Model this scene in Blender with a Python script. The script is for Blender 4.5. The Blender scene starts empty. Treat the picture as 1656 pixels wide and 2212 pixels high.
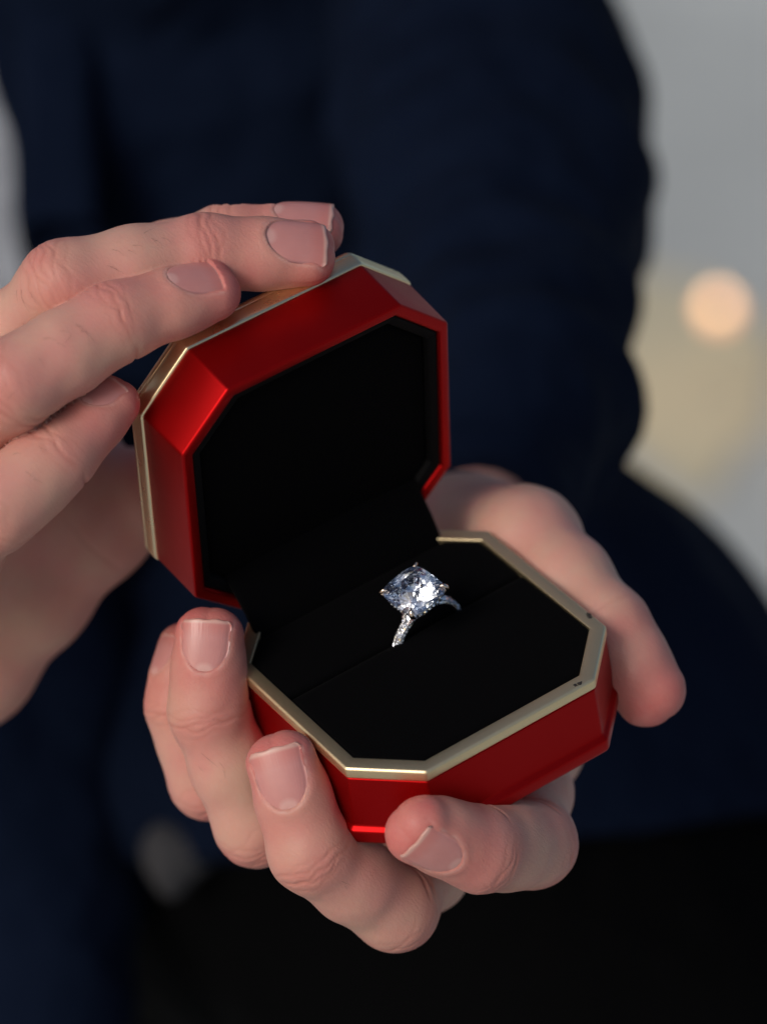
import bpy, bmesh, math, random
import numpy as np
from mathutils import Vector, Matrix

# ------------------------------------------------------------------ camera, world, sun, exposure
S = bpy.context.scene
COL = S.collection
PITCH = math.radians(25)
CAM = np.array([0.0, -0.63, 1.28])
RIGHT = np.array([1.0, 0, 0])
FWD = np.array([0, math.cos(PITCH), -math.sin(PITCH)])
UP = np.array([0, math.sin(PITCH), math.cos(PITCH)])
cd = bpy.data.cameras.new('camera')
cam = bpy.data.objects.new('camera', cd)
COL.objects.link(cam)
cam.location = CAM
cam.rotation_euler = (math.radians(90) - PITCH, 0, 0)
cd.sensor_fit = 'VERTICAL'
cd.sensor_height = 36.0
cd.lens = 12000 / 3248 * 36
cd.clip_start = 0.02
cd.clip_end = 300
cd.dof.use_dof = True
cd.dof.focus_distance = 0.682
cd.dof.aperture_fstop = 9.0
cd.dof.aperture_blades = 0
S.camera = cam

SUN_EL, SUN_AZ = math.radians(32), math.radians(222)      # azimuth: clockwise from +Y
w = bpy.data.worlds.new('World')
S.world = w
w.use_nodes = True
nt = w.node_tree
nt.nodes.clear()
sky = nt.nodes.new('ShaderNodeTexSky')
sky.sky_type = 'NISHITA'
sky.sun_disc = False
sky.sun_elevation = SUN_EL
sky.sun_rotation = SUN_AZ
sky.air_density = 1.0
sky.dust_density = 4.0
sky.ozone_density = 1.0
bg = nt.nodes.new('ShaderNodeBackground')
bg.inputs[1].default_value = 0.10
wo = nt.nodes.new('ShaderNodeOutputWorld')
nt.links.new(sky.outputs[0], bg.inputs[0])
nt.links.new(bg.outputs[0], wo.inputs[0])
sl = bpy.data.lights.new('sun', 'SUN')
sl.energy = 1.45
sl.angle = math.radians(24)
sl.color = (1.0, 0.965, 0.93)
sun = bpy.data.objects.new('sun', sl)
COL.objects.link(sun)
sun.location = (-2, -2, 4)
sdir = Vector((math.sin(SUN_AZ) * math.cos(SUN_EL), math.cos(SUN_AZ) * math.cos(SUN_EL), math.sin(SUN_EL)))
sun.rotation_euler = sdir.to_track_quat('Z', 'Y').to_euler()
S.view_settings.view_transform = 'Standard'
S.view_settings.look = 'None'
S.view_settings.gamma = 1
S.view_settings.exposure = -0.2
S.cycles.use_denoising = True
S.cycles.max_bounces = 24
S.cycles.transmission_bounces = 20
S.cycles.glossy_bounces = 8
S.cycles.diffuse_bounces = 4
S.cycles.sample_clamp_indirect = 8
S.cycles.blur_glossy = 0.3
S.cycles.caustics_reflective = True
S.cycles.caustics_refractive = True

random.seed(4)
FV = 12000 / 1.4686     # pixels of a 1656 wide view of the photograph


def C(vx, vy, Z):       # a spot in front of the camera (Z in mm) -> world metres
    X = (vx - 828) * Z / FV
    Y = (vy - 1106) * Z / FV
    return CAM + (RIGHT * X - UP * Y + FWD * Z) * 0.001


def D3(x, y, z):        # a direction given as right, down, away from the camera
    v = RIGHT * x - UP * y + FWD * z
    return v / np.linalg.norm(v)


# ------------------------------------------------------------------ helpers: objects
def empty(name, label, cat, loc=(0, 0, 0), rot=None, group=None):
    o = bpy.data.objects.new(name, None)
    COL.objects.link(o)
    o.empty_display_size = 0.02
    o.location = loc
    if rot is not None:
        o.rotation_euler = rot
    o['label'] = label
    o['category'] = cat
    if group:
        o['group'] = group
    return o


def mesh_obj(name, verts, faces, m, parent=None, smooth=True, attrs=None, label=None, kind=None, off=None):
    me = bpy.data.meshes.new(name)
    v = np.asarray(verts, dtype=np.float64)
    if off is not None:
        v = v - np.asarray(off)
    me.from_pydata(v.tolist() if len(v) < 5000 else [], [], faces if len(v) < 5000 else [])
    if len(v) >= 5000:
        f = np.asarray(faces, dtype=np.int32)
        n = f.shape[1]
        me.vertices.add(len(v))
        me.vertices.foreach_set('co', v.ravel())
        me.loops.add(f.size)
        me.loops.foreach_set('vertex_index', f.ravel())
        me.polygons.add(len(f))
        me.polygons.foreach_set('loop_start', np.arange(0, f.size, n, dtype=np.int32))
        me.update(calc_edges=True)
    me.validate()
    if attrs:
        for k, a in attrs.items():
            at = me.attributes.new(k, 'FLOAT_VECTOR', 'POINT')
            at.data.foreach_set('vector', np.asarray(a, dtype=np.float32).ravel())
    me.polygons.foreach_set('use_smooth', [smooth] * len(me.polygons))
    me.materials.append(m)
    o = bpy.data.objects.new(name, me)
    COL.objects.link(o)
    if parent is not None:
        o.parent = parent
    if label:
        o['label'] = label
    if kind:
        o['kind'] = kind
    return o


# ------------------------------------------------------------------ helpers: materials
def mat(name, col=(0.5, 0.5, 0.5), rough=0.5, metal=0.0, spec=0.5, coat=0.0, **kw):
    m = bpy.data.materials.new(name)
    m.use_nodes = True
    b = m.node_tree.nodes['Principled BSDF']
    b.inputs['Base Color'].default_value = (*col, 1)
    b.inputs['Roughness'].default_value = rough
    b.inputs['Metallic'].default_value = metal
    b.inputs['Specular IOR Level'].default_value = spec
    b.inputs['Coat Weight'].default_value = coat
    for k, v in kw.items():
        b.inputs[k.replace('_', ' ')].default_value = v
    return m


class N:
    def __init__(s, m):
        s.t = m.node_tree
        s.b = s.t.nodes['Principled BSDF']

    def n(s, typ, **kw):
        x = s.t.nodes.new('ShaderNode' + typ)
        for k, v in kw.items():
            if k.startswith('i_'):
                x.inputs[k[2:].replace('_', ' ')].default_value = v
            else:
                setattr(x, k, v)
        return x

    def l(s, a, b):
        s.t.links.new(a, b)

    def math(s, op, a, b=None, c=None):
        x = s.n('Math', operation=op)
        for i, q in enumerate((a, b, c)):
            if q is None:
                continue
            if isinstance(q, (int, float)):
                x.inputs[i].default_value = q
            else:
                s.l(q, x.inputs[i])
        return x.outputs[0]

    def mix(s, f, a, b):
        x = s.n('Mix', data_type='RGBA')
        for i, q in ((0, f), (6, a), (7, b)):
            if isinstance(q, (int, float)):
                x.inputs[i].default_value = q
            elif isinstance(q, tuple):
                x.inputs[i].default_value = (*q, 1)
            else:
                s.l(q, x.inputs[i])
        return x.outputs[2]

    def ramp(s, f, p0, p1, c0=(0, 0, 0), c1=(1, 1, 1)):
        x = s.n('ValToRGB')
        x.color_ramp.elements[0].position = p0
        x.color_ramp.elements[1].position = p1
        x.color_ramp.elements[0].color = (*c0, 1)
        x.color_ramp.elements[1].color = (*c1, 1)
        s.l(f, x.inputs[0])
        return x.outputs[0]

    def noise(s, scale, detail=3, vec=None, rough=0.5):
        x = s.n('TexNoise')
        x.inputs['Scale'].default_value = scale
        x.inputs['Detail'].default_value = detail
        x.inputs['Roughness'].default_value = rough
        if vec is None:
            vec = s.n('TexCoord').outputs['Object']
        s.l(vec, x.inputs['Vector'])
        return x.outputs[0]

    def bump(s, h, dist, strength=1.0, nrm=None):
        x = s.n('Bump')
        x.inputs['Distance'].default_value = dist
        x.inputs['Strength'].default_value = strength
        s.l(h, x.inputs['Height'])
        if nrm is not None:
            s.l(nrm, x.inputs['Normal'])
        return x.outputs[0]


# red satin lacquer
M_RED = mat('red_lacquer', (0.38, 0.0018, 0.003), 0.38, 0.88, coat=0.0)
q = N(M_RED)
q.l(q.bump(q.noise(9000, 2), 0.00001, 0.5), q.b.inputs['Normal'])
q.l(q.math('MULTIPLY_ADD', q.noise(120, 3), 0.10, 0.36), q.b.inputs['Roughness'])
# champagne metal
M_GOLD = mat('champagne_metal', (0.84, 0.69, 0.43), 0.3, 1.0)
q = N(M_GOLD)
q.l(q.bump(q.noise(5000, 2), 0.00002, 0.6), q.b.inputs['Normal'])
q.l(q.math('MULTIPLY_ADD', q.noise(2500, 2), 0.22, 0.32), q.b.inputs['Roughness'])
M_BAND = mat('polished_gold_band', (0.88, 0.73, 0.47), 0.28, 1.0)
q = N(M_BAND)
q.l(q.math('MULTIPLY_ADD', q.noise(300, 3), 0.15, 0.22), q.b.inputs['Roughness'])
M_VELVET = mat('black_velvet', (0.0014, 0.0014, 0.0018), 0.95, 0, spec=0.04)
q = N(M_VELVET)
q.b.inputs['Sheen Weight'].default_value = 0.009
q.b.inputs['Sheen Roughness'].default_value = 0.4
q.l(q.bump(q.noise(4000, 3), 0.0002, 0.6), q.b.inputs['Normal'])
M_LINING = mat('black_satin_lining', (0.0018, 0.0018, 0.0024), 0.7, 0, spec=0.10)
M_LINT = mat('grey_lint', (0.3, 0.3, 0.33), 0.8)
M_CHIP = mat('chipped_rim_spot', (0.02, 0.015, 0.012), 0.6)
M_PLAT = mat('white_gold', (0.42, 0.41, 0.40), 0.3, 1.0)
M_PRONG = mat('rose_tinted_prong_metal', (0.80, 0.66, 0.56), 0.12, 1.0)

M_DIA = bpy.data.materials.new('diamond')
M_DIA.use_nodes = True
t_ = M_DIA.node_tree
t_.nodes.clear()
g_ = t_.nodes.new('ShaderNodeBsdfGlass')
g_.inputs['Color'].default_value = (0.94, 0.965, 1.0, 1)
g_.inputs['Roughness'].default_value = 0.0
g_.inputs['IOR'].default_value = 2.42
o_ = t_.nodes.new('ShaderNodeOutputMaterial')
df_ = t_.nodes.new('ShaderNodeBsdfDiffuse')
df_.inputs['Color'].default_value = (0.50, 0.60, 1.0, 1)
mx_ = t_.nodes.new('ShaderNodeMixShader')
mx_.inputs[0].default_value = 0.02
t_.links.new(g_.outputs[0], mx_.inputs[1])
t_.links.new(df_.outputs[0], mx_.inputs[2])
t_.links.new(mx_.outputs[0], o_.inputs[0])

# ------------------------------------------------------------------ ground
M_PAVE = mat('grey_paving', (0.34, 0.35, 0.35), 0.85)
q = N(M_PAVE)
q.l(q.mix(q.ramp(q.noise(1.6, 5), 0.35, 0.65), (0.40, 0.42, 0.41), (0.56, 0.59, 0.57)), q.b.inputs['Base Color'])
q.l(q.bump(q.noise(60, 6), 0.004, 0.5), q.b.inputs['Normal'])
gr = mesh_obj('pavement', [(-60, -60, 0), (60, -60, 0), (60, 60, 0), (-60, 60, 0)], [(0, 1, 2, 3)], M_PAVE, smooth=False, kind='structure')

# ------------------------------------------------------------------ ring box
BR = np.array([[0.8206559456689799, -0.5596907795805444, -0.11519570343730395], [-0.4270803879383406, -0.46682957326876084, -0.7743852347236614], [0.3796395146403089, 0.6847016728270102, -0.622139420185875]])
BT = np.array([6.5969368, 24.50694026, 695.448101])
C2W = np.array([RIGHT, -UP, FWD]).T
BW = C2W @ BR
BO = CAM + C2W @ BT * 0.001
BM = Matrix([[*BW[i], BO[i]] for i in range(3)] + [[0, 0, 0, 1]])


def B2C(p):             # box mm -> camera mm
    return BR @ np.array(p, dtype=float) + BT


box = empty('ring_box', 'open red octagonal ring box with gold rims and black velvet inside, held in two hands', 'ring box')
box.matrix_world = BM
A0, CUT = 29.0, 10.4


def octring(o, r=1.1, n=5, half=A0, cut=CUT):
    """rounded octagon, offset outward by o (mm)"""
    h = half + o
    c = max(cut + o * 0.5858, 0.35 * h)
    P = [(-h, -h + c), (-h + c, -h), (h - c, -h), (h, -h + c), (h, h - c), (h - c, h), (-h + c, h), (-h, h - c)]
    out = []
    r = max(r, 0.15)
    t = r * math.tan(math.pi / 8)
    for i in range(8):
        p = np.array(P[i]); a = np.array(P[i - 1]); b = np.array(P[(i + 1) % 8])
        ua = (a - p) / np.linalg.norm(a - p); ub = (b - p) / np.linalg.norm(b - p)
        ctr = p + (ua + ub) / np.linalg.norm(ua + ub) * r / math.cos(math.pi / 8)
        s = p + ua * t - ctr; e = p + ub * t - ctr
        a0 = math.atan2(s[1], s[0]); a1 = math.atan2(e[1], e[0])
        da = (a1 - a0 + math.pi) % (2 * math.pi) - math.pi
        for k in range(n):
            aa = a0 + da * k / (n - 1)
            out.append(ctr + r * np.array([math.cos(aa), math.sin(aa)]))
    return np.array(out)


def loft(profile, cap_first=False, cap_last=False, xf=None, r=1.1, sub=1):
    """profile: list of (offset, z) in mm; returns verts (m), faces"""
    V, F = [], []
    n = 40
    for (o, z) in profile:
        ring = octring(o, max(0.2, r + o * 0.4))
        for p in ring:
            V.append((p[0], p[1], z))
    m = len(profile)
    for i in range(m - 1):
        for j in range(n):
            k = (j + 1) % n
            F.append((i * n + j, i * n + k, (i + 1) * n + k, (i + 1) * n + j))
    if cap_first:
        F.append(tuple(range(n))[::-1])
    if cap_last:
        F.append(tuple((m - 1) * n + j for j in range(n)))
    V = np.array(V)
    if xf is not None:
        V = np.array([xf(p) for p in V])
    return V * 0.001, F


def bprof(pts, rad=0.25, n=3):
    """round the inner corners of a 2D profile polyline"""
    out = [pts[0]]
    for i in range(1, len(pts) - 1):
        p = np.array(pts[i], float); a = np.array(pts[i - 1], float); b = np.array(pts[i + 1], float)
        la = np.linalg.norm(a - p); lb = np.linalg.norm(b - p)
        rr = min(rad, la * 0.45, lb * 0.45)
        s = p + (a - p) / la * rr; e = p + (b - p) / lb * rr
        for k in range(n):
            t = k / (n - 1)
            out.append(tuple((1 - t) ** 2 * s + 2 * t * (1 - t) * p + t * t * e))
    out.append(pts[-1])
    return out


# base shell (red) with stepped plinth
prof = [(-3.2, -2.6), (-0.25, -2.6), (-0.2, -3.2), (0.35, -13.3), (0.55, -13.7), (1.25, -14.2), (1.35, -14.7), (1.35, -16.6), (0.9, -17.3), (-1.2, -17.6)]
v, f = loft(bprof(prof, 0.3), cap_last=True)
base = mesh_obj('box_base', v, f, M_RED, box)
# rim: flat satin top, gold side
prof = [(-2.75, -3.0), (-2.75, -0.12), (-2.6, 0.0), (-0.35, 0.0), (0.0, -0.35), (0.0, -2.1), (-0.3, -2.5), (-1.2, -2.59)]
v, f = loft(bprof(prof, 0.12))
rim = mesh_obj('rim', v, f, M_GOLD, base)
# inner collar just under the rim
# cushion: two padded halves with a slot for the ring between them
SLOT_Y = 4.2


def inside_oct(x, y, h, c):
    return max(abs(x) - h, abs(y) - h, (abs(x) + abs(y) - (2 * h - c)) / math.sqrt(2))


def cushion(y0, y1, zt, ztilt=0.0, bulge=0.6):
    nx, ny = 72, 30
    h = A0 - 2.78; c = CUT - 2.78 * 0.5858
    V, F = [], []
    for j in range(ny + 1):
        y = y0 + (y1 - y0) * j / ny
        yy = min(max(y, -h + 0.001), h - 0.001)
        hx = min(h, 2 * h - c - abs(yy))
        for i in range(nx + 1):
            u = -1 + 2 * i / nx
            u = math.copysign(abs(u) ** 0.7, u)
            x = u * hx
            e = -inside_oct(x, yy, h, c)
            ey = min(abs(y - y0), abs(y1 - y))
            d = min(e, ey)
            rr = 0.8
            z = zt + ztilt * (y - y0) + bulge * (1 - (2 * (y - y0) / (y1 - y0) - 1) ** 2) * (1 - u * u * 0.6)
            if d < rr:
                z -= rr - math.sqrt(max(0, rr * rr - (rr - d) ** 2))
            V.append((x, yy, z))
    n = nx + 1
    for j in range(ny):
        for i in range(nx):
            F.append((j * n + i, j * n + i + 1, (j + 1) * n + i + 1, (j + 1) * n + i))
    # skirt down into the box
    bd = [i for i in range(n)] + [j * n + nx for j in range(1, ny + 1)] + [ny * n + i for i in range(nx - 1, -1, -1)] + [j * n for j in range(ny - 1, 0, -1)]
    b0 = len(V)
    for b in bd:
        V.append((V[b][0], V[b][1], -9))
    L = len(bd)
    for k in range(L):
        F.append((bd[k], b0 + k, b0 + (k + 1) % L, bd[(k + 1) % L]))
    return np.array(V) * 0.001, F


v, f = cushion(-26.2, SLOT_Y - 0.1, -0.15)
mesh_obj('velvet_cushion', v, f, M_VELVET, base, label='front half of the black velvet cushion')
v, f = cushion(SLOT_Y + 0.5, 22.5, -0.5)
mesh_obj('velvet_cushion', v, f, M_VELVET, base, label='back half of the black velvet cushion behind the ring')
v, f = loft([(-2.8, -8.5), (-2.9, -8.6)], cap_last=True)
mesh_obj('velvet_floor', v, f, M_VELVET, base)

# lid
PHI = 1.417
LO = np.array([0, 30.8, -1.0])
LV = np.array([0, -math.cos(PHI), math.sin(PHI)])
LD = np.array([0, math.sin(PHI), math.cos(PHI)])


def LX(p):
    return LO + np.array([1, 0, 0]) * p[0] + LV * (p[1] + 29.2) + LD * p[2]


prof = [(-2.3, 5.0), (-2.3, 0.35), (-2.0, 0.0), (-0.35, 0.0), (0.0, 0.35), (0.28, 12.6), (-1.5, 12.7)]
v, f = loft(bprof(prof, 0.3), xf=LX)
lid = mesh_obj('box_lid', v, f, M_RED, box)
prof = [(-1.5, 12.65), (0.30, 12.66), (0.60, 12.95), (0.66, 13.4), (0.66, 15.5), (0.50, 15.75), (0.50, 15.95), (0.58, 16.1), (0.50, 16.7), (0.0, 17.45), (-0.6, 17.7), (-2.0, 17.75)]
v, f = loft(bprof(prof, 0.12), xf=LX)
mesh_obj('gold_band', v, f, M_BAND, lid)
prof = [(-0.9, 17.7), (-1.1, 17.95), (-2.5, 18.3), (-10, 18.9), (-20, 19.2), (-20.5, 19.2)]
v, f = loft(prof, cap_last=True, xf=LX)
mesh_obj('lid_top_panel', v, f, M_RED, lid)
prof = [(-2.32, 3.0), (-2.35, 0.7), (-2.6, 0.45), (-4.1, 0.9), (-4.3, 3.0)]
v, f = loft(bprof(prof, 0.2), xf=LX)
mesh_obj('lining_frame', v, f, M_LINING, lid)
prof = [(-4.25, 3.2), (-4.35, 2.6), (-5.0, 2.0), (-8, 1.7), (-16, 1.5), (-23, 1.45), (-23.5, 1.45)]
v, f = loft(prof, cap_last=True, xf=LX)
mesh_obj('velvet_panel', v, f, M_VELVET, lid)
# velvet hinge flap between lid and base
V, F = [], []
prof = []
p0 = np.array([22.0, -4.0]); p1 = np.array([23.0, 1.5]); p2 = np.array([26.5, 5.0])
lidp = LO + LV * 10.5 + LD * 1.6
p3 = np.array([lidp[1], lidp[2]])
for k in range(17):
    t = k / 16
    pt = (1 - t) ** 3 * p0 + 3 * t * (1 - t) ** 2 * p1 + 3 * t * t * (1 - t) * p2 + t ** 3 * p3
    prof.append(pt)
for side in (0, 1):
    for k, (y, z) in enumerate(prof):
        for i in range(33):
            u = -1 + 2 * i / 32
            V.append((u * (20.9 + 0.5 * (k / 16)), y + side * 0.9, z - side * 0.5 + 0.25 * math.cos(u * 1.5)))
n = 33
for side in (0, 1):
    o = side * 17 * n
    for k in range(16):
        for i in range(32):
            a = o + k * n + i
            F.append((a, a + 1, a + n + 1, a + n) if side == 0 else (a, a + n, a + n + 1, a + 1))
for k in range(16):
    for i in (0, 32):
        a = k * n + i
        F.append((a, a + n, a + n + 17 * n, a + 17 * n))
mesh_obj('velvet_hinge', np.array(V) * 0.001, F, M_VELVET, box)

# chips and lint


def blob(c, r, sq=(1, 1, 0.3), seed=0, sub=2):
    bm = bmesh.new()
    bmesh.ops.create_icosphere(bm, subdivisions=sub, radius=1)
    rn = random.Random(seed)
    ph = [rn.uniform(0, 6) for _ in range(6)]
    V = []
    for q_ in bm.verts:
        k = 1 + 0.35 * math.sin(q_.co.x * 4 + ph[0]) * math.sin(q_.co.y * 5 + ph[1])
        V.append([c[i] + q_.co[i] * r * sq[i] * k for i in range(3)])
    F = [tuple(x.index for x in f_.verts) for f_ in bm.faces]
    bm.free()
    return V, F


def join(parts):
    V, F = [], []
    for v_, f_ in parts:
        o = len(V)
        V += [list(p) for p in v_]
        F += [tuple(i + o for i in ff) for ff in f_]
    return V, F


rn = random.Random(3)
for cen, dr in (((16.5 - 1.0, -A0 + 0.9), (1, 0)), ((A0 - 0.9, -14.6), (0.3, 1))):
    parts = []
    for k in range(7):
        tt = rn.uniform(-1.1, 1.1)
        parts.append(blob((cen[0] + dr[0] * tt + rn.uniform(-.15, .15), cen[1] + dr[1] * tt + rn.uniform(-.25, .25), 0.01), rn.uniform(.18, .48), (1, .6, .12), k))
    V, F = join(parts)
    mesh_obj('chipped_spot', np.array(V) * 0.001, F, M_CHIP, rim, label='small dark chip in the champagne rim')
parts = []
for k in range(34):
    x = rn.uniform(-20, 22); y = rn.uniform(-22, 18)
    if abs(y - SLOT_Y) < 1.5:
        continue
    parts.append(blob((x, y, -0.55 + rn.uniform(-.05, .1)), rn.uniform(.025, .07), (1, 1, 1), k, 1))
V, F = join(parts)
mesh_obj('lint', np.array(V) * 0.001, F, M_LINT, base, kind='stuff')

# ------------------------------------------------------------------ ring
RM = np.array([4.0, SLOT_Y, 0.1]); RS = np.array([2.45, 3.45, 9.6])
rz = (RS - RM) / np.linalg.norm(RS - RM)
rx = np.array([1.0, 0.10, 0.0]); rx -= rx @ rz * rz; rx /= np.linalg.norm(rx)
ry = np.cross(rz, rx)
RR = BW @ np.array([rx, ry, rz]).T
RO = BO + BW @ RS * 0.001          # ring origin at the stone's girdle centre
ring = empty('diamond_ring', 'pavé white gold ring with a large cushion cut diamond standing in the velvet slot', 'ring')
ring.matrix_world = Matrix([[*RR[i], RO[i]] for i in range(3)] + [[0, 0, 0, 1]])
HS = float(np.linalg.norm(RS - RM))


def cushion_outline(k, a, b, p=4.3):
    c, s = math.cos(k), math.sin(k)
    r = 1 / ((abs(c) / a) ** p + (abs(s) / b) ** p) ** (1 / p)
    return r * c, r * s


def facets():
    a, b = 4.65, 5.05
    V = []
    def ringv(n, ph, sc, z, pw=4.3, jit=0):
        ids = []
        for i in range(n):
            x, y = cushion_outline(ph + 2 * math.pi * i / n, a * sc, b * sc, pw)
            ids.append(len(V)); V.append((x, y, z))
        return ids
    q8 = math.pi / 8
    table = ringv(8, q8, 0.44, 1.95, 2.2)
    star = ringv(8, 0, 0.72, 1.2, 2.4)
    gt = ringv(32, 0, 1.0, 0.14)
    gb = ringv(32, 0, 1.0, -0.10)
    lh = ringv(16, 0, 0.62, -1.6, 2.7)
    pm = ringv(8, 0, 0.30, -2.9, 2.1)
    F = [tuple(table)]
    for i in range(8):
        # star facets: table[i-1], table[i], star[i]
        F.append((table[i - 1], star[i], table[i]))
        # kite (bezel) from table[i] down between star[i] and star[i+1] to girdle
        gm = gt[4 * i + 2]
        F.append((table[i], star[i], gm))
        F.append((table[i], gm, star[(i + 1) % 8]))
        # upper halves
        F.append((star[i], gt[4 * i], gt[4 * i + 1])); F.append((star[i], gt[4 * i + 1], gm))
        nx = (i + 1) % 8
        F.append((star[nx], gm, gt[4 * i + 3])); F.append((star[nx], gt[4 * i + 3], gt[(4 * i + 4) % 32]))
    for i in range(32):
        F.append((gt[i], gb[i], gb[(i + 1) % 32], gt[(i + 1) % 32]))
    for i in range(16):
        a0, a1, a2 = gb[2 * i], gb[2 * i + 1], gb[(2 * i + 2) % 32]
        F.append((a0, lh[i], a1)); F.append((a1, lh[i], lh[(i + 1) % 16])); F.append((a1, lh[(i + 1) % 16], a2))
    cu = len(V); V.append((0, 0, -4.15))
    for i in range(8):
        b0, b1, b2 = lh[2 * i], lh[2 * i + 1], lh[(2 * i + 2) % 16]
        F.append((b0, pm[i], b1)); F.append((b1, pm[i], pm[(i + 1) % 8])); F.append((b1, pm[(i + 1) % 8], b2))
        F.append((pm[i], cu, pm[(i + 1) % 8]))
    return np.array(V), F


dv, df = facets()
me_d = mesh_obj('diamond', dv * 0.001, df, M_DIA, ring, smooth=False)
bm = bmesh.new(); bm.from_mesh(me_d.data); bmesh.ops.recalc_face_normals(bm, faces=bm.faces); bm.to_mesh(me_d.data); bm.free()


def tube(path, rad, nseg=10, closed=False, flat=None):
    """swept tube; rad number or list; flat=(sx,sy) scales in the frame"""
    P = [np.array(p, float) for p in path]
    m = len(P)
    V, F = [], []
    ref = None
    for i, p in enumerate(P):
        a = P[i - 1] if (i > 0 or closed) else P[i]
        b = P[(i + 1) % m] if (i < m - 1 or closed) else P[i]
        t = (b - a); t /= np.linalg.norm(t)
        if ref is None:
            ref = np.array([0, 1.0, 0]) if abs(t[1]) < .9 else np.array([1.0, 0, 0])
        u = ref - ref @ t * t; u /= np.linalg.norm(u); ref = u
        w_ = np.cross(t, u)
        r = rad[i] if hasattr(rad, '__len__') else rad
        fx, fy = flat or (1, 1)
        for k in range(nseg):
            an = 2 * math.pi * k / nseg
            V.append(p + u * math.cos(an) * r * fx + w_ * math.sin(an) * r * fy)
    for i in range(m if closed else m - 1):
        j = (i + 1) % m
        for k in range(nseg):
            l_ = (k + 1) % nseg
            F.append((i * nseg + k, i * nseg + l_, j * nseg + l_, j * nseg + k))
    if not closed:
        F.append(tuple(range(nseg))[::-1]); F.append(tuple((m - 1) * nseg + k for k in range(nseg)))
    return V, F


RC = 7.4                                   # shank radius
zc = -HS + 3.9 - RC + 0.2                  # shank centre below the stone
path, rads = [], []
a_s = 0.22
for k in range(73):
    an = math.pi / 2 + a_s + (2 * math.pi - 2 * a_s) * k / 72
    path.append((RC * math.cos(an), 0, zc + RC * math.sin(an)))
V, F = tube(path, 0.42, 10, flat=(1.2, 1))
band = mesh_obj('band', np.array(V) * 0.001, F, M_PLAT, ring)
# split shoulders rising to the basket and gallery bars
parts = []
top_z = zc + RC
for sx in (-1, 1):
    for sy in (-1, 1):
        pts = []
        for k in range(9):
            t = k / 8
            an = math.pi / 2 - sx * (0.62 * (1 - t) + 0.12 * t)
            pts.append((RC * math.cos(an) * (1 - 0.0 * t) + sx * 0.6 * t, sy * (0.25 + 2.0 * t ** 1.5), zc + RC * math.sin(an) + 1.9 * t ** 1.6))
        parts.append(tube(pts, [0.30 - 0.05 * k / 8 for k in range(9)], 8))
V, F = join(parts)
mesh_obj('shoulder', np.array(V) * 0.001, F, M_PLAT, ring)
# hidden halo gallery under the girdle
pts = []
for k in range(48):
    x, y = cushion_outline(2 * math.pi * k / 48, 3.7, 4.0, 3.6)
    pts.append((x, y, -1.55))
V, F = tube(pts, 0.42, 8, closed=True, flat=(1, 1.3))
gal = mesh_obj('gallery', np.array(V) * 0.001, F, M_PLAT, ring)
pts = []
for k in range(40):
    x, y = cushion_outline(2 * math.pi * k / 40, 2.1, 2.3, 2.4)
    pts.append((x, y, -3.6))
V, F = tube(pts, 0.35, 8, closed=True)
mesh_obj('lower_gallery', np.array(V) * 0.001, F, M_PLAT, ring)
# prongs
for k in range(4):
    an = math.pi / 4 + k * math.pi / 2
    x, y = cushion_outline(an, 4.75, 5.15)
    d = np.array([x, y]) / math.hypot(x, y)
    e = np.array([x, y])
    pts = [(*(d * 1.9), -4.4), (*(d * 3.0), -3.2), (*(e * 0.86), -1.6), (*(e + d * 0.22), -0.3), (*(e + d * 0.18), 0.35), (*(e - d * 0.35), 0.78), (*(e - d * 0.95), 0.98)]
    V, F = tube(pts, [0.38, 0.36, 0.36, 0.42, 0.44, 0.40, 0.2], 10)
    mesh_obj('prong', np.array(V) * 0.001, F, M_PRONG, ring)
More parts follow.
